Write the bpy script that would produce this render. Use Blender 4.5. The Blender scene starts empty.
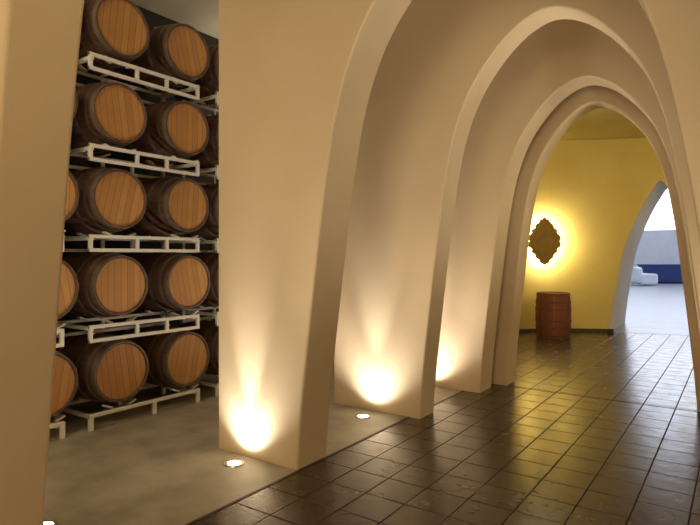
import bpy, bmesh, math, random
from mathutils import Vector, Matrix
random.seed(4)
C = bpy.context.scene.collection
PI = math.pi
YAW = math.radians(34.9)
SY, CY = math.sin(YAW), math.cos(YAW)

# ------------------------------------------------------------------ helpers
def W(X, Z):
    """a point X to the right and Z ahead of the viewpoint -> world x, y (corridor runs along +Y)"""
    return (CY * X - SY * Z, SY * X + CY * Z)

def tag(o, label=None, cat=None, group=None, kind=None):
    if label: o['label'] = label
    if cat: o['category'] = cat
    if group: o['group'] = group
    if kind: o['kind'] = kind
    return o

def obj(name, bm, m, parent=None, smooth=False, bevel=0):
    bmesh.ops.recalc_face_normals(bm, faces=bm.faces)
    me = bpy.data.meshes.new(name)
    bm.to_mesh(me); bm.free()
    if m: me.materials.append(m)
    if smooth:
        for p in me.polygons: p.use_smooth = True
    o = bpy.data.objects.new(name, me)
    C.objects.link(o)
    if parent: o.parent = parent
    if bevel:
        b = o.modifiers.new('b', 'BEVEL'); b.width = bevel; b.segments = 3; b.limit_method = 'ANGLE'
        b.angle_limit = math.radians(50)
    return o

def empty(name, loc, rz=0):
    o = bpy.data.objects.new(name, None); C.objects.link(o)
    o.location = loc; o.rotation_euler = (0, 0, rz); o.empty_display_size = .1
    return o

def bx(bm, x0, x1, y0, y1, z0, z1):
    v = [bm.verts.new((x, y, z)) for x in (x0, x1) for y in (y0, y1) for z in (z0, z1)]
    for f in ((0, 1, 3, 2), (4, 6, 7, 5), (0, 4, 5, 1), (2, 3, 7, 6), (0, 2, 6, 4), (1, 5, 7, 3)):
        bm.faces.new([v[i] for i in f])
    return v

def box(x0, x1, y0, y1, z0, z1):
    bm = bmesh.new(); bx(bm, x0, x1, y0, y1, z0, z1); return bm

def lathe(bm, prof, axis='Z', seg=48, closed=False, c=(0, 0, 0)):
    """prof: list of (radius, height)"""
    rings = []
    for r, h in prof:
        if r < 1e-6:
            p = (0, 0, h)
            rings.append([bm.verts.new(p)])
        else:
            rings.append([bm.verts.new((r * math.cos(2 * PI * i / seg), r * math.sin(2 * PI * i / seg), h)) for i in range(seg)])
    prs = list(zip(rings, rings[1:]))
    if closed: prs.append((rings[-1], rings[0]))
    vs = [v for r in rings for v in r]
    for a, b in prs:
        for i in range(seg):
            j = (i + 1) % seg
            if len(a) == 1 and len(b) == 1: continue
            if len(a) == 1: bm.faces.new((a[0], b[i], b[j]))
            elif len(b) == 1: bm.faces.new((a[i], a[j], b[0]))
            else: bm.faces.new((a[i], a[j], b[j], b[i]))
    if axis == 'X':
        bmesh.ops.rotate(bm, verts=vs, cent=(0, 0, 0), matrix=Matrix.Rotation(PI / 2, 3, 'Y'))
    bmesh.ops.translate(bm, verts=vs, vec=c)
    return vs

# ------------------------------------------------------------------ materials
def mat(name, base, rough=.8, **k):
    m = bpy.data.materials.new(name); m.use_nodes = True
    nt = m.node_tree; b = nt.nodes['Principled BSDF']
    b.inputs['Base Color'].default_value = (*base, 1); b.inputs['Roughness'].default_value = rough
    b.inputs['Metallic'].default_value = k.get('metal', 0)
    if 'emit' in k:
        b.inputs['Emission Color'].default_value = (*k['emit'], 1); b.inputs['Emission Strength'].default_value = k['es']
    return m, nt, b

def N(nt, t, **k):
    n = nt.nodes.new(t)
    for a, v in k.items(): setattr(n, a, v)
    return n

def noisy(name, c1, c2, rough=.85, scale=2.5, bump=.12, bscale=30, **k):
    m, nt, b = mat(name, c1, rough, **k)
    tc = N(nt, 'ShaderNodeTexCoord')
    n = N(nt, 'ShaderNodeTexNoise'); n.inputs['Scale'].default_value = scale; n.inputs['Detail'].default_value = 5
    r = N(nt, 'ShaderNodeValToRGB')
    r.color_ramp.elements[0].position = .3; r.color_ramp.elements[1].position = .7
    r.color_ramp.elements[0].color = (*c1, 1); r.color_ramp.elements[1].color = (*c2, 1)
    nt.links.new(tc.outputs['Object'], n.inputs['Vector'])
    nt.links.new(n.outputs['Fac'], r.inputs['Fac']); nt.links.new(r.outputs['Color'], b.inputs['Base Color'])
    n2 = N(nt, 'ShaderNodeTexNoise'); n2.inputs['Scale'].default_value = bscale; n2.inputs['Detail'].default_value = 4
    bp = N(nt, 'ShaderNodeBump'); bp.inputs['Strength'].default_value = bump; bp.inputs['Distance'].default_value = .02
    nt.links.new(tc.outputs['Object'], n2.inputs['Vector'])
    nt.links.new(n2.outputs['Fac'], bp.inputs['Height']); nt.links.new(bp.outputs['Normal'], b.inputs['Normal'])
    return m

M = {}
M['plaster'] = noisy('cream_plaster', (.62, .49, .32), (.66, .53, .355), .9, 1.6, .10, 9)
M['yellow'] = noisy('yellow_plaster', (.62, .49, .15), (.68, .55, .19), .85, 1.5, .1, 12)
M['ceil'] = noisy('ceiling_plaster', (.66, .58, .42), (.70, .62, .46), .9)
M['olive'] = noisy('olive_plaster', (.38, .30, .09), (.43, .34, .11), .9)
M['pale'] = noisy('pale_plaster', (.70, .69, .70), (.76, .75, .76), .85)
M['concrete'] = noisy('polished_concrete', (.25, .235, .185), (.42, .39, .31), .42, 3.2, .06, 14)
M['dark'] = noisy('shade_toned_plaster', (.02, .016, .014), (.035, .028, .024), .95, 2)  # near-black base colour stands for the shade in the barrel bay
M['skirt'] = mat('dark_skirting', (.06, .04, .02), .6)[0]
M['white_metal'] = noisy('white_painted_steel', (.74, .73, .68), (.80, .79, .74), .45, 9, .05, 60)
M['black'] = mat('black_plastic', (.02, .018, .016), .5)[0]
M['steel'] = mat('brushed_steel', (.6, .58, .55), .3, metal=1)[0]
M['lens'] = mat('lit_lens', (1, .95, .8), .3, emit=(1, .90, .70), es=30)[0]
M['navy'] = noisy('navy_paint', (.012, .03, .14), (.018, .04, .17), .5)
M['white_fabric'] = noisy('white_fabric', (.78, .80, .84), (.84, .86, .9), .9, 5, .2, 40)
M['led'] = mat('warm_backlight', (1, .9, .6), .5, emit=(1, .88, .55), es=110)[0]
M['passage'] = noisy('pale_passage_floor', (.20, .215, .26), (.27, .285, .33), .3, 3, .05, 12)
M['bronze'] = noisy('gilt_plate', (.28, .17, .03), (.36, .23, .05), .7, 9, .3, 25)

# tile floor: dark glazed square tiles on a 0.315 m grid
def tile_mat():
    m, nt, b = mat('dark_clay_tiles', (.05, .03, .02), .3)
    tc = N(nt, 'ShaderNodeTexCoord')
    mp = N(nt, 'ShaderNodeMapping'); mp.inputs['Location'].default_value = (.58 + .315 * 40, -5.17 + .315 * 40, 0)
    nt.links.new(tc.outputs['Object'], mp.inputs['Vector'])
    br = N(nt, 'ShaderNodeTexBrick', offset=0, offset_frequency=1, squash=1)
    br.inputs['Scale'].default_value = 1; br.inputs['Brick Width'].default_value = .315; br.inputs['Row Height'].default_value = .315
    br.inputs['Mortar Size'].default_value = .007; br.inputs['Mortar Smooth'].default_value = .6; br.inputs['Bias'].default_value = 0
    br.inputs['Color1'].default_value = (.058, .040, .028, 1); br.inputs['Color2'].default_value = (.088, .064, .046, 1)
    br.inputs['Mortar'].default_value = (.008, .005, .004, 1)
    nt.links.new(mp.outputs['Vector'], br.inputs['Vector'])
    n = N(nt, 'ShaderNodeTexNoise'); n.inputs['Scale'].default_value = 6; n.inputs['Detail'].default_value = 6
    nt.links.new(tc.outputs['Object'], n.inputs['Vector'])
    mx = N(nt, 'ShaderNodeMix', data_type='RGBA', blend_type='MULTIPLY'); mx.inputs['Factor'].default_value = .5
    rr = N(nt, 'ShaderNodeValToRGB'); rr.color_ramp.elements[0].position = .3; rr.color_ramp.elements[1].position = .7
    rr.color_ramp.elements[0].color = (.45, .4, .36, 1)
    nt.links.new(n.outputs['Fac'], rr.inputs['Fac'])
    nt.links.new(br.outputs['Color'], mx.inputs['A']); nt.links.new(rr.outputs['Color'], mx.inputs['B'])
    nt.links.new(mx.outputs['Result'], b.inputs['Base Color'])
    mr = N(nt, 'ShaderNodeMapRange'); mr.inputs['To Min'].default_value = .15; mr.inputs['To Max'].default_value = .34
    nt.links.new(n.outputs['Fac'], mr.inputs['Value'])
    rx = N(nt, 'ShaderNodeMix', data_type='FLOAT'); rx.inputs['B'].default_value = .7
    nt.links.new(br.outputs['Fac'], rx.inputs['Factor']); nt.links.new(mr.outputs['Result'], rx.inputs['A']); nt.links.new(rx.outputs['Result'], b.inputs['Roughness'])
    sx_ = N(nt, 'ShaderNodeMapRange'); sx_.inputs['To Min'].default_value = .5; sx_.inputs['To Max'].default_value = .2
    nt.links.new(br.outputs['Fac'], sx_.inputs['Value']); nt.links.new(sx_.outputs['Result'], b.inputs['Specular IOR Level'])
    n3 = N(nt, 'ShaderNodeTexNoise'); n3.inputs['Scale'].default_value = 9; n3.inputs['Detail'].default_value = 2
    nt.links.new(tc.outputs['Object'], n3.inputs['Vector'])
    b1 = N(nt, 'ShaderNodeBump'); b1.inputs['Strength'].default_value = .07; b1.inputs['Distance'].default_value = .03
    nt.links.new(n3.outputs['Fac'], b1.inputs['Height'])
    b2 = N(nt, 'ShaderNodeBump', invert=True); b2.inputs['Strength'].default_value = .6; b2.inputs['Distance'].default_value = .006
    nt.links.new(br.outputs['Fac'], b2.inputs['Height']); nt.links.new(b1.outputs['Normal'], b2.inputs['Normal'])
    nt.links.new(b2.outputs['Normal'], b.inputs['Normal'])
    return m
M['tile'] = tile_mat()

def wood(name, c1, c2, rough=.6, axis='Y', freq=15):
    """staves / boards: stripes across one axis plus grain"""
    m, nt, b = mat(name, c1, rough)
    tc = N(nt, 'ShaderNodeTexCoord'); oi = N(nt, 'ShaderNodeObjectInfo')
    add = N(nt, 'ShaderNodeVectorMath', operation='ADD')
    sc = N(nt, 'ShaderNodeVectorMath', operation='SCALE'); sc.inputs['Scale'].default_value = 7
    nt.links.new(oi.outputs['Random'], sc.inputs[0])
    nt.links.new(tc.outputs['Object'], add.inputs[0]); nt.links.new(sc.outputs['Vector'], add.inputs[1])
    s = N(nt, 'ShaderNodeSeparateXYZ'); nt.links.new(tc.outputs['Object'], s.inputs['Vector'])
    if axis == 'ANG':
        cap = N(nt, 'ShaderNodeMath', operation='ARCTAN2')
        nt.links.new(s.outputs['Y'], cap.inputs[0]); nt.links.new(s.outputs['Z'], cap.inputs[1]); src = cap.outputs[0]
    elif axis == 'ANGZ':
        cap = N(nt, 'ShaderNodeMath', operation='ARCTAN2')
        nt.links.new(s.outputs['Y'], cap.inputs[0]); nt.links.new(s.outputs['X'], cap.inputs[1]); src = cap.outputs[0]
    else: src = s.outputs[axis]
    mu = N(nt, 'ShaderNodeMath', operation='MULTIPLY'); mu.inputs[1].default_value = freq
    nt.links.new(src, mu.inputs[0])
    fl = N(nt, 'ShaderNodeMath', operation='FLOOR'); nt.links.new(mu.outputs[0], fl.inputs[0])
    fr = N(nt, 'ShaderNodeMath', operation='FRACT'); nt.links.new(mu.outputs[0], fr.inputs[0])
    wn = N(nt, 'ShaderNodeTexWhiteNoise', noise_dimensions='1D'); nt.links.new(fl.outputs[0], wn.inputs['W'])
    no = N(nt, 'ShaderNodeTexNoise'); no.inputs['Scale'].default_value = 6; no.inputs['Detail'].default_value = 6
    nt.links.new(add.outputs['Vector'], no.inputs['Vector'])
    av = N(nt, 'ShaderNodeMath', operation='ADD'); nt.links.new(wn.outputs['Value'], av.inputs[0]); nt.links.new(no.outputs['Fac'], av.inputs[1])
    ha = N(nt, 'ShaderNodeMath', operation='MULTIPLY'); ha.inputs[1].default_value = .5; nt.links.new(av.outputs[0], ha.inputs[0])
    r = N(nt, 'ShaderNodeValToRGB'); r.color_ramp.elements[0].position = .15; r.color_ramp.elements[1].position = .85
    r.color_ramp.elements[0].color = (*c1, 1); r.color_ramp.elements[1].color = (*c2, 1)
    nt.links.new(ha.outputs[0], r.inputs['Fac'])
    gp = N(nt, 'ShaderNodeMath', operation='GREATER_THAN'); gp.inputs[1].default_value = .06; nt.links.new(fr.outputs[0], gp.inputs[0])
    mx = N(nt, 'ShaderNodeMix', data_type='RGBA'); mx.inputs['A'].default_value = (c1[0] * .45, c1[1] * .4, c1[2] * .4, 1)
    nt.links.new(gp.outputs[0], mx.inputs['Factor']); nt.links.new(r.outputs['Color'], mx.inputs['B'])
    nt.links.new(mx.outputs['Result'], b.inputs['Base Color'])
    return m
M['head'] = wood('oak_barrel_head', (.42, .205, .065), (.60, .32, .11), .6, 'Y', 14)
M['stave'] = wood('dark_oak_staves', (.095, .045, .026), (.17, .085, .05), .6, 'ANG', 5)
M['hoop'] = noisy('galvanised_hoop', (.15, .125, .10), (.24, .20, .16), .5, 12, .1, 50, metal=.4)
M['red_stave'] = wood('reddish_stained_staves', (.15, .045, .025), (.27, .09, .045), .6, 'ANGZ', 4.5)
M['rust'] = noisy('rusty_hoop', (.10, .045, .025), (.17, .08, .04), .6, 14, .2, 50)

# ------------------------------------------------------------------ arch profile (tall catenary-like curve)
KEY = [(1, 0), (.965, .13), (.90, .315), (.835, .49), (.785, .605), (.73, .70), (.66, .777), (.57, .842), (.45, .90), (.31, .95), (.16, .985), (0, 1)]
KEY5 = [(1, 0), (.94, .15), (.87, .30), (.79, .45), (.69, .58), (.55, .70), (.38, .82), (.2, .92), (0, 1)]
def profile(D, H, KEY=KEY):
    full = [(-d, h) for d, h in KEY] + [(d, h) for d, h in KEY[-2::-1]]
    P = [(-1.03, -.14)] + full + [(1.03, -.14)]
    out = []
    for i in range(1, len(P) - 2):
        p0, p1, p2, p3 = P[i - 1:i + 3]
        for k in range(5):
            t = k / 5
            out.append(tuple(.5 * ((2 * p1[a]) + (-p0[a] + p2[a]) * t + (2 * p0[a] - 5 * p1[a] + 4 * p2[a] - p3[a]) * t * t + (-p0[a] + 3 * p1[a] - 3 * p2[a] + p3[a]) * t ** 3) for a in (0, 1)))
    out.append(P[-2])
    return [(D * d, max(0, H * h)) for d, h in out]

TOP = 4.9
def arch_wall(y0, y1, cx, D, H, xl, xr, label):
    bm = bmesh.new()
    pr = [(cx + d, h) for d, h in profile(D, H)]
    pr[0] = (pr[0][0], -.05); pr[-1] = (pr[-1][0], -.05)
    pts = [(xl, -.05)] + pr + [(xr, -.05)]
    rows = []
    for y in (y0, y1):
        rows.append(([bm.verts.new((x, y, h)) for x, h in pts], [bm.verts.new((x, y, TOP)) for x, h in pts]))
    (a, at), (b, bt) = rows
    n = len(pts)
    for i in range(n - 1):
        bm.faces.new((a[i], a[i + 1], at[i + 1], at[i])); bm.faces.new((b[i + 1], b[i], bt[i], bt[i + 1]))
        bm.faces.new((a[i + 1], a[i], b[i], b[i + 1])); bm.faces.new((at[i], at[i + 1], bt[i + 1], bt[i]))
    bm.faces.new((a[0], at[0], bt[0], b[0])); bm.faces.new((a[-1], b[-1], bt[-1], at[-1]))
    o = obj('arched_wall', bm, M['plaster'], bevel=.018)
    return tag(o, label, 'arch wall', kind='structure')

ARCH = [  # y front, y back, centre x, half span, height
    (1.12, 1.45, -1.30, 1.63, 4.3, 'nearest cream plaster arch leg, cut off by the picture edge beside the barrels'),
    (3.32, 3.70, -1.39, 1.43, 3.93, 'widest cream plaster arch, its broad pier lit beside the barrel racks'),
    (5.08, 5.40, -1.41, 1.27, 3.86, 'cream plaster arch second behind the barrel racks with two lit hollows either side'),
    (6.46, 6.84, -1.42, 1.17, 3.61, 'cream plaster arch just before the narrowest arch'),
    (7.02, 7.36, -1.42, 1.04, 3.46, 'narrowest cream plaster arch opening onto the yellow round room')]
for i, (y0, y1, c, D, H, lb) in enumerate(ARCH):
    arch_wall(y0, y1, c, D, H, [-3.69, -3.71, -3.77, -3.69, -6.4][i], 2.3 if i < 4 else 3.7, lb)

# ------------------------------------------------------------------ room shell
def struct(name, bm, m, label, cat, bevel=0, smooth=False):
    return tag(obj(name, bm, m, bevel=bevel, smooth=smooth), label, cat, kind='structure')

RC = W(4.7, 7.8); RR = 4.5                      # centre and radius of the round room
def on_circle(x): return RC[1] + math.sqrt(max(0, RR * RR - (x - RC[0]) ** 2))
A5 = (-1.40, .95, 3.27)                         # centre x, half span, height of the far arch
TE = -2.80                                      # edge between concrete and tiles

bm = bmesh.new()
f = bm.faces.new([bm.verts.new(p) for p in ((TE, -3, 0), (2.3, -3, 0), (2.3, 7.02, 0), (TE, 7.02, 0))])
xa = math.sqrt(RR * RR - (7.02 - RC[1]) ** 2)
seg = []
a0 = math.atan2(7.02 - RC[1], xa); a1 = PI - a0
for k in range(97):
    a = a0 + (a1 - a0) * k / 96
    seg.append(bm.verts.new((RC[0] + (RR + .06) * math.cos(a), RC[1] + (RR + .06) * math.sin(a), 0)))
bm.faces.new(seg)
struct('floor', bm, M['tile'], 'dark brown glazed square tile floor running under the arches', 'floor')
struct('floor_concrete', box(-6.45, TE, -3, 7.02, -.05, 0), M['concrete'], 'brown polished concrete floor strip under the barrel racks', 'floor')
struct('trim_1', box(TE - .012, TE + .012, -3, 7.02, -.03, .003), M['skirt'], 'dark strip where the tiles meet the concrete floor', 'floor edge')
struct('ceiling', box(-6.5, 3.7, -3.1, 7.36, TOP, TOP + .1), M['ceil'], 'pale plaster ceiling above the barrel stacks', 'ceiling')
bmw = box(-6.5, -6.4, -3, 7.02, 0, TOP)
struct('wall_left', bmw, M['dark'], 'cellar wall behind the barrels, coloured dark for its shadow', 'wall')
struct('wall_right', box(2.3, 2.4, -3, 7.02, 0, TOP), M['plaster'], 'cream plaster corridor side wall to the right', 'wall')
struct('wall_back', box(-6.5, 2.4, -3.1, -3, 0, TOP), M['plaster'], 'cream plaster wall behind the viewpoint', 'wall')

# round room: curved wall pierced by the far arch, with its passage
bm = bmesh.new()
pr = [(A5[0] + d, h) for d, h in profile(A5[1], A5[2], KEY5)]
cols = []
def colv(x, y, h): cols.append((bm.verts.new((x, y, h)), bm.verts.new((x, y, 4.2))))
amid0 = math.atan2(on_circle(pr[-1][0]) - RC[1], pr[-1][0] - RC[0])
amid1 = math.atan2(on_circle(pr[0][0]) - RC[1], pr[0][0] - RC[0])
ar = math.atan2(7.36 - RC[1], math.sqrt(RR * RR - (7.36 - RC[1]) ** 2))
for k in range(41):
    a = ar + (amid0 - ar) * k / 40
    colv(RC[0] + RR * math.cos(a), RC[1] + RR * math.sin(a), 0)
for x, h in pr[::-1][1:-1]: colv(x, on_circle(x), h)
for k in range(61):
    a = amid1 + (PI - ar - amid1) * k / 60
    colv(RC[0] + RR * math.cos(a), RC[1] + RR * math.sin(a), 0)
for (p, pt), (q, qt) in zip(cols, cols[1:]):
    bm.faces.new((p, q, qt, pt))
struct('wall_rotunda', bm, M['yellow'], 'curved ochre yellow wall of the round room', 'wall', smooth=True)
bm = bmesh.new()
cv = [bm.verts.new((RC[0] + 4.7 * math.cos(2 * PI * k / 64), RC[1] + 4.7 * math.sin(2 * PI * k / 64), 4.2)) for k in range(64)]
g = bmesh.ops.bisect_plane(bm, geom=[bm.faces.new(cv)] + cv + bm.edges[:], plane_co=(0, 7.37, 0), plane_no=(0, -1, 0), clear_outer=True)
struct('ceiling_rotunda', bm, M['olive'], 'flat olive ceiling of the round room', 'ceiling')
# dark skirting round the yellow wall
bm = bmesh.new()
for arange in ((ar, amid0), (amid1, PI - ar)):
    prev = None
    for k in range(41):
        a = arange[0] + (arange[1] - arange[0]) * k / 40
        q = [bm.verts.new((RC[0] + r * math.cos(a), RC[1] + r * math.sin(a), z)) for r, z in ((RR - .02, 0), (RR - .02, .07), (RR, .07))]
        if prev:
            bm.faces.new((prev[0], q[0], q[1], prev[1])); bm.faces.new((prev[1], q[1], q[2], prev[2]))
        prev = q
struct('baseboard_back', bm, M['skirt'], 'dark skirting along the foot of the yellow wall', 'skirting')

# passage vault behind the far arch: 2 m deep
YB = 15.25
bm = bmesh.new()
fr = [(bm.verts.new((x, on_circle(x), h)), bm.verts.new((x, YB, h))) for x, h in pr]
for (a, b), (c, d) in zip(fr, fr[1:]): bm.faces.new((a, c, d, b))
M['vault'] = noisy('vault_plaster', (.72, .67, .58), (.78, .73, .63), .85)
struct('passage_vault', bm, M['vault'], 'pale plaster vault of the short passage behind the far arch', 'vault', smooth=True)
# hall beyond, with daylight
HX0, HX1, HY1, HT = -9.0, 5.5, 41.2, 14
bm = bmesh.new()
pts = [(HX0, 0)] + pr + [(HX1, 0)]
lo = [bm.verts.new((x, YB, h)) for x, h in pts]; hi = [bm.verts.new((x, YB, HT)) for x, h in pts]
for i in range(len(pts) - 1): bm.faces.new((lo[i], lo[i + 1], hi[i + 1], hi[i]))
struct('wall_hall_front', bm, M['pale'], 'pale wall of the daylit hall around the passage mouth', 'wall')
bm = bmesh.new()
ps = [bm.verts.new((x, on_circle(x), .004)) for x, h in pr] + [bm.verts.new((pr[-1][0], YB, .004)), bm.verts.new((pr[0][0], YB, .004))]
bm.faces.new(ps)
bm.faces.new([bm.verts.new(p) for p in ((HX0, YB, .004), (HX1, YB, .004), (HX1, 46, .004), (HX0, 46, .004))])
struct('floor_hall', bm, M['passage'], 'smooth blue grey floor of the daylit hall past the far arch', 'floor')
struct('wall_hall_left', box(HX0 - .1, HX0, YB, HY1, 0, HT), M['pale'], 'pale left wall of the daylit hall', 'wall')
struct('wall_hall_right', box(HX1, HX1 + .1, YB, HY1, 0, HT), M['pale'], 'pale right wall of the daylit hall', 'wall')
struct('ceiling_hall', box(HX0, HX1, YB, HY1, HT, HT + .1), M['pale'], 'pale ceiling of the daylit hall', 'ceiling')
struct('wall_hall_back', box(HX0, HX1, HY1, HY1 + .2, 0, 3.35), M['pale'], 'lilac grey wall below the bright daylight opening', 'wall')

# ------------------------------------------------------------------ far hall furniture
px, py = W(19.6, 33.9)
ct = tag(empty('counter', (px, py, 0), YAW), 'long navy blue counter against the far grey wall', 'counter')
obj('body', box(-2.0, 2.0, -.35, .35, .1, 1.10), M['navy'], ct, bevel=.02)
obj('top', box(-2.05, 2.05, -.4, .4, 1.10, 1.16), M['navy'], ct, bevel=.015)
obj('plinth', box(-1.95, 1.95, -.30, .30, .0, .1), M['black'], ct)
px, py = W(16.55, 31.6)
ac = tag(empty('armchair', (px, py, 0), YAW), 'white upholstered low armchair in front of the navy counter', 'armchair')
def cushion(x0, x1, y0, y1, z0, z1, name, tilt=0):
    bm = bmesh.new(); v = bx(bm, x0, x1, y0, y1, z0, z1)
    if tilt:
        for q in v:
            if q.co.z > (z0 + z1) / 2: q.co.x -= tilt
    bmesh.ops.subdivide_edges(bm, edges=bm.edges, cuts=2, use_grid_fill=True)
    o = obj(name, bm, M['white_fabric'], ac, smooth=True)
    s = o.modifiers.new('s', 'SUBSURF'); s.levels = s.render_levels = 2
    return o
cushion(-.55, -.15, -.5, .5, .1, 1.05, 'backrest', .12)
cushion(-.45, .62, -.42, .42, .08, .45, 'seat')
cushion(-.4, .55, -.55, -.35, .08, .68, 'armrest')
cushion(-.4, .55, .35, .55, .08, .68, 'armrest')
for sx in (-.4, .5):
    for sy in (-.4, .4): obj('leg', box(sx - .03, sx + .03, sy - .03, sy + .03, 0, .12), M['steel'], ac)

# ------------------------------------------------------------------ backlit plate
px, py = W(4.19, 12.08)
pl = tag(empty('wall_plaque', (px, py, 1.98), YAW), 'ornate diamond shaped gilt plaque glowing from behind on yellow wall', 'plaque')
q = [(0, .52), (.055, .47), (.10, .48), (.13, .40), (.20, .37), (.22, .28), (.30, .25), (.29, .17), (.37, .12), (.385, .04), (.34, 0)]
def outline():
    pts = []
    for s in range(4):
        for (x, y) in (q if s % 2 == 0 else q[::-1]):
            sx = 1 if s in (0, 1) else -1; sy = 1 if s in (0, 3) else -1
            p = (sx * x * .93, sy * y)
            if not pts or (abs(p[0] - pts[-1][0]) + abs(p[1] - pts[-1][1])) > 1e-4: pts.append(p)
    if abs(pts[0][0] - pts[-1][0]) + abs(pts[0][1] - pts[-1][1]) < 1e-4: pts.pop()
    return pts
def plate(name, m, s, y0, y1):
    bm = bmesh.new(); o = outline()
    A = [bm.verts.new((x * s, y0, z * s)) for x, z in o]; B = [bm.verts.new((x * s, y1, z * s)) for x, z in o]
    bm.faces.new(A); bm.faces.new(B[::-1])
    for i in range(len(A)):
        j = (i + 1) % len(A); bm.faces.new((A[i], B[i], B[j], A[j]))
    return obj(name, bm, m, pl)
plate('panel', M['bronze'], 1, -.03, 0)
plate('raised_face', M['bronze'], .72, -.045, -.03)
plate('backlight', M['led'], .86, .03, .045)
bm = bmesh.new()
for sx in (-.12, .12):
    lathe(bm, [(0, 0), (.015, 0), (.015, .21), (0, .21)], seg=12, c=(sx, 0, 0))
bmesh.ops.rotate(bm, verts=bm.verts, cent=(0, 0, 0), matrix=Matrix.Rotation(-PI / 2, 3, 'X'))
obj('standoff', bm, M['steel'], pl)

# ------------------------------------------------------------------ barrels
def bilge(t, R=.345, r=.292): return r + (R - r) * (1 - (2 * t - 1) ** 2)
L = .95
def body_bm(axis='X', c0=0):
    bm = bmesh.new()
    pr_ = [(bilge(k / 20) , -L + L * k / 20) for k in range(21)]
    # chime ends with recessed heads
    prof = [(.270, -L + .035)] + [(.276, -L)] + pr_ + [(.276, 0), (.270, -.035)]
    lathe(bm, prof, axis, 56)
    return bm
def head_bm(h, axis='X'):
    bm = bmesh.new(); lathe(bm, [(0, h), (.272, h), (.272, h - .02), (0, h - .02)], axis, 56); return bm
def hoop_bm(t0, t1, axis='X'):
    bm = bmesh.new()
    a, b = bilge(t0), bilge(t1); h0, h1 = -L + L * t0, -L + L * t1
    lathe(bm, [(a - .004, h0), (a + .006, h0), (b + .006, h1), (b - .004, h1)], axis, 56, closed=True); return bm
HOOPS = [(.0, .05), (.11, .145), (.27, .31), (.69, .73), (.855, .89), (.95, 1.0)]
def make_barrel():
    t = empty('wine_barrel', (0, 0, 0))
    obj('staves', body_bm(), M['stave'], t, smooth=True)
    h = obj('barrel_head', head_bm(-.02), M['head'], t)
    obj('barrel_head', head_bm(-L + .04), M['head'], t)
    for a, b in HOOPS: obj('hoop', hoop_bm(a, b), M['hoop'], t)
    bm = bmesh.new(); lathe(bm, [(0, .338), (.03, .338), (.028, .36), (0, .36)], 'Z', 16, c=(-L / 2, 0, 0))
    obj('bung', bm, M['white_metal'], t)
    return t
def dup(root):
    r = root.copy(); C.objects.link(r)
    for ch in list(root.children):
        c = ch.copy(); C.objects.link(c); c.parent = r
    return r
proto = make_barrel()
RX = -5.04
ROWZ = [.50, 1.365, 2.23, 3.095, 3.96]
COLY = [2.55, 3.30, 4.13, 4.86]
ROWN = ['on the bottom rack', 'on the second lowest rack', 'on the middle rack', 'on the second highest rack', 'on the topmost rack']
COLN = ['barrel half hidden by the nearest arch leg,', 'barrel, left of the full pair,', 'barrel, right of the full pair,', 'barrel sliver beside the lit pier,']
COLC = ['tan headed oak', 'tan headed oak', 'tan headed oak', 'shadowed oak']
first = True
for r, z in enumerate(ROWZ):
    for c, y in enumerate(COLY):
        o = proto if first else dup(proto); first = False
        dx = random.uniform(-.012, .012); ry = random.uniform(-.5, .5)
        o.location = (RX - .045 + dx, y + random.uniform(-.012, .012), z)
        o.rotation_euler = (random.uniform(-.25, .25), 0, random.uniform(-.02, .02))
        tag(o, '%s %s %s' % (COLC[c], COLN[c], ROWN[r]), 'barrel', 'wine barrels stacked on the white racks')

# racks: 1.31 m wide steel frames, each carrying two barrels
RW, RD = 1.31, .62
def bar(bm, x0, x1, y0, y1, z0, z1): bx(bm, x0, x1, y0, y1, z0, z1)
def make_rack(bottom):
    t = empty('barrel_rack', (0, 0, 0))
    T = .034
    hh = .155 if bottom else .165
    for sx, nm in ((0, 'front_frame'), (-RD, 'rear_frame')):
        bm = bmesh.new()
        x0, x1 = sx - T, sx
        bar(bm, x0, x1, 0, RW, hh - T, hh)
        if not bottom: bar(bm, x0, x1, 0, RW, 0, T)
        ds = (0, .50, .86, RW - T) if not bottom else (0, .70, RW - T)
        for d in ds: bar(bm, x0 - .001, x1 + .001, d, d + T * (1.25 if bottom else 1), 0, hh - .002)
        obj(nm, bm, M['white_metal'], t, bevel=.004)
    for d in (.03, RW - .03 - T):
        obj('side_bar', box(-RD + .001, -T - .001, d, d + T, hh - T - .02, hh - .02), M['white_metal'], t)
    for yc in (.38, 1.19):
        for s in (-1, 1):          # small sloping saddles that hold the bilge
            for xx in (-.05, -RD + .05):
                bm = bmesh.new(); v = bx(bm, xx - .03, xx + .03, -.045, .045, -.008, .008)
                bmesh.ops.rotate(bm, verts=v, cent=(xx, 0, 0), matrix=Matrix.Rotation(s * .4, 3, 'X'))
                bmesh.ops.translate(bm, verts=v, vec=(-.06 if xx > -.1 else 0, yc + s * .13, hh + .012))
                obj('saddle', bm, M['white_metal'], t)
    return t
RK = [(1.38, 'partly hidden by the nearest arch leg'), (2.93, 'under the two full barrels'), (4.50, 'glimpsed at the edge of the lit pier')]
rb, rt = make_rack(True), make_rack(False)
used = set()
for r, z in enumerate(ROWZ):
    for (y, nm) in RK:
        src = rb if r == 0 else rt
        o = src if src not in used else dup(src); used.add(src)
        o.location = (RX, y, 0 if r == 0 else ROWZ[r] - .53 )
        tag(o, 'white steel barrel rack %s, %s' % (nm, ['lowest one', 'second lowest', 'middle one', 'second highest', 'topmost one'][r]), 'rack', 'white steel barrel racks')

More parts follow.
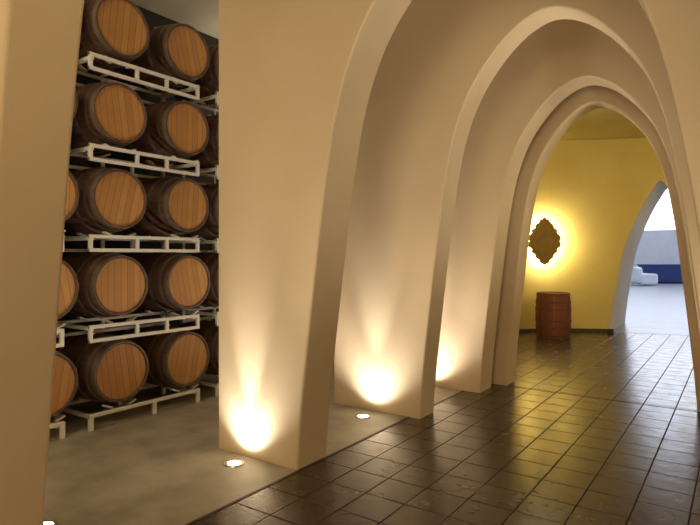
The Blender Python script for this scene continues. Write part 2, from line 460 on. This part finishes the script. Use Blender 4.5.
# reddish barrel standing upright under the plaque
px, py = W(4.19, 11.55)
b = tag(empty('upright_barrel', (px, py, 0), .4), 'small reddish brown barrel standing upright on the floor below plaque', 'barrel')
bm = bmesh.new()
def bil2(t): return .315 + .035 * (1 - (2 * t - 1) ** 2)
lathe(bm, [(0, .02), (.30, .02), (.315, 0)] + [(bil2(k / 14), .91 * k / 14) for k in range(15)] + [(.295, .91), (.295, .88)], 'Z', 48)
obj('staves', bm, M['red_stave'], b, smooth=True)
bm = bmesh.new(); lathe(bm, [(0, .885), (.296, .885), (.296, .86), (0, .86)], 'Z', 48); obj('barrel_head', bm, M['red_stave'], b)
for t0, t1 in ((0.02, .08), (.2, .25), (.36, .4), (.62, .66), (.77, .82), (.93, .99)):
    bm = bmesh.new(); A_, B_ = bil2(t0), bil2(t1)
    lathe(bm, [(A_ - .004, .91 * t0), (A_ + .007, .91 * t0), (B_ + .007, .91 * t1), (B_ - .004, .91 * t1)], 'Z', 48, closed=True)
    obj('hoop', bm, M['rust'], b)

# small dark block at the foot of the far arch
px, py = W(5.58, 11.98)
bm = box(-.055, .055, -.05, .05, 0, .10)
tag(obj('floor_block', bm, M['black'], bevel=.012), 'small black block on the floor at the foot of the far arch', 'block').location = (px, py, 0)

# ------------------------------------------------------------------ recessed uplights
def uplight(x, y, label, power, tilt, size=70, dx=0):
    t = tag(empty('floor_uplight', (x, y, 0)), label, 'uplight', 'round uplights set into the concrete floor')
    bm = bmesh.new(); lathe(bm, [(.052, .001), (.085, .001), (.082, .008), (.054, .008)], 'Z', 32, closed=True); obj('rim', bm, M['steel'], t)
    bm = bmesh.new(); lathe(bm, [(0, .004), (.052, .004), (.050, .007), (0, .007)], 'Z', 32); obj('lens', bm, M['lens'], t)
    for (pw, sz, tl, bl, nm) in ((power * .62, 120, tilt, .9, 'a'), (power * 1.5, 30, tilt * .4, 1, 'b')):
        ld = bpy.data.lights.new('uplight_lamp', 'SPOT'); ld.energy = pw; ld.color = (1, .94, .86); ld.spot_size = math.radians(sz); ld.spot_blend = bl
        ld.shadow_soft_size = .035
        lo_ = bpy.data.objects.new('uplight_lamp', ld); C.objects.link(lo_)
        lo_.location = (x + dx, y, .03); lo_.rotation_euler = (PI + math.radians(tl), 0, 0)
UP = [(-3.32, 3.14, 'lit round uplight in the floor before the broad pier nearest the barrels', 70),
      (-3.20, 4.82, 'lit round uplight in the floor before the second lit pier', 70),
      (-3.20, 6.18, 'lit round uplight in the floor before the third pier', 70),
      (-3.50, 1.74, 'lit round uplight at the foot of the nearest arch leg, at the bottom edge', 2)]
for x, y, lb, pw in UP: uplight(x, y, lb, pw, -25 if y != 1.74 else 30)

# ------------------------------------------------------------------ lights
def area(name, loc, rot, size, power, color, sy=None):
    ld = bpy.data.lights.new(name, 'AREA'); ld.energy = power; ld.color = color; ld.size = size
    if sy: ld.shape = 'RECTANGLE'; ld.size_y = sy
    o = bpy.data.objects.new(name, ld); C.objects.link(o); o.location = loc; o.rotation_euler = rot
    return o
def point(name, loc, power, color, r=.15):
    ld = bpy.data.lights.new(name, 'POINT'); ld.energy = power; ld.color = color; ld.shadow_soft_size = r; ld.specular_factor = .1 if name == 'gap_fill' else 1
    o = bpy.data.objects.new(name, ld); C.objects.link(o); o.location = loc
    return o
WARM = (1, .78, .46)
area('corridor_fill', (-.2, -2.4, 3.4), (math.radians(75), 0, math.radians(12)), 2.0, 125, WARM)  # added ambient fill behind the camera for the front faces, no fixture
area('bay_fill', (-4.2, .2, 4.5), (math.radians(35), 0, math.radians(25)), 1.2, 60, WARM)  # added fill over the barrel bay, unseen source
def upspot(loc, power):  # added upward fill hidden beside the piers, without a fixture
    ld = bpy.data.lights.new('pier_fill', 'SPOT'); ld.energy = power; ld.color = (1, .90, .76); ld.spot_size = math.radians(165); ld.spot_blend = .6
    ld.shadow_soft_size = .06; ld.specular_factor = .1
    o = bpy.data.objects.new('pier_fill', ld); C.objects.link(o); o.location = loc; o.rotation_euler = (PI, 0, 0)
for y, p in ((2.0, 30), (4.05, 42), (5.75, 42)):
    point('gap_fill', (.95, y, .35), 9, (1, .84, .58), .15)  # added out-of-view fill that evens the light between arches
    upspot((-3.40, y, .05), p)
point('passage_fill', (-.72, 14.3, 1.9), 16, (1, .92, .78), .08)  # added fill to lighten the vault, hidden behind the arch limb
point('bay_ceiling_fill', (-5.5, 6.3, 4.0), 26, (1, .95, .82), .3)  # added fill hidden behind the pier to brighten the bay ceiling
def aimed(loc, to, power, size):  # added spots that brighten the arch undersides, without fixtures
    ld = bpy.data.lights.new('arch_fill', 'SPOT'); ld.energy = power; ld.color = (1, .87, .66); ld.spot_size = math.radians(size); ld.spot_blend = 1
    ld.shadow_soft_size = .08; ld.specular_factor = .1
    o = bpy.data.objects.new('arch_fill', ld); C.objects.link(o); o.location = loc
    o.rotation_euler = (Vector(to) - Vector(loc)).to_track_quat('-Z', 'Y').to_euler()
for y, ya in ((2.2, 3.5), (4.1, 5.2), (5.75, 6.6)):
    aimed((.75, y, .05), (-1.7, ya, 3.6), 150, 85)
    aimed((-3.35, y, .05), (-1.0, ya, 3.7), 95, 60)
aimed((.5, 6.93, .05), (-1.4, 7.1, 3.4), 60, 70)
point('rotunda_fill', (.9, 9.6, 3.3), 120, (1, .86, .55), .3)  # unseen fill points added to light the yellow room
point('rotunda_fill', (-2.9, 9.2, 3.4), 60, (1, .86, .55), .3)
area('hall_fill', (-1.8, 24, 13.8), (0, 0, 0), 8, 700, (.66, .82, 1), 14)  # added cool fill below the closed ceiling, no roof opening there

w = bpy.data.worlds.new('sky'); bpy.context.scene.world = w; w.use_nodes = True
bg = w.node_tree.nodes['Background']; bg.inputs['Color'].default_value = (.80, .86, 1, 1); bg.inputs['Strength'].default_value = 3.9

# ------------------------------------------------------------------ camera
cd = bpy.data.cameras.new('cam'); cam = bpy.data.objects.new('cam', cd); C.objects.link(cam)
cam.location = (0, 0, 1.66); cam.rotation_euler = (PI / 2, 0, YAW)
cd.sensor_width = 36; cd.lens = 560 / 700 * 36; cd.shift_y = -6.5 / 700; cd.clip_start = .02
bpy.context.scene.camera = cam
sc = bpy.context.scene
sc.view_settings.view_transform = 'Standard'
sc.view_settings.exposure = 0
sc.cycles.max_bounces = 10; sc.cycles.diffuse_bounces = 6
sc.cycles.sample_clamp_indirect = 4
sc.cycles.use_denoising = True
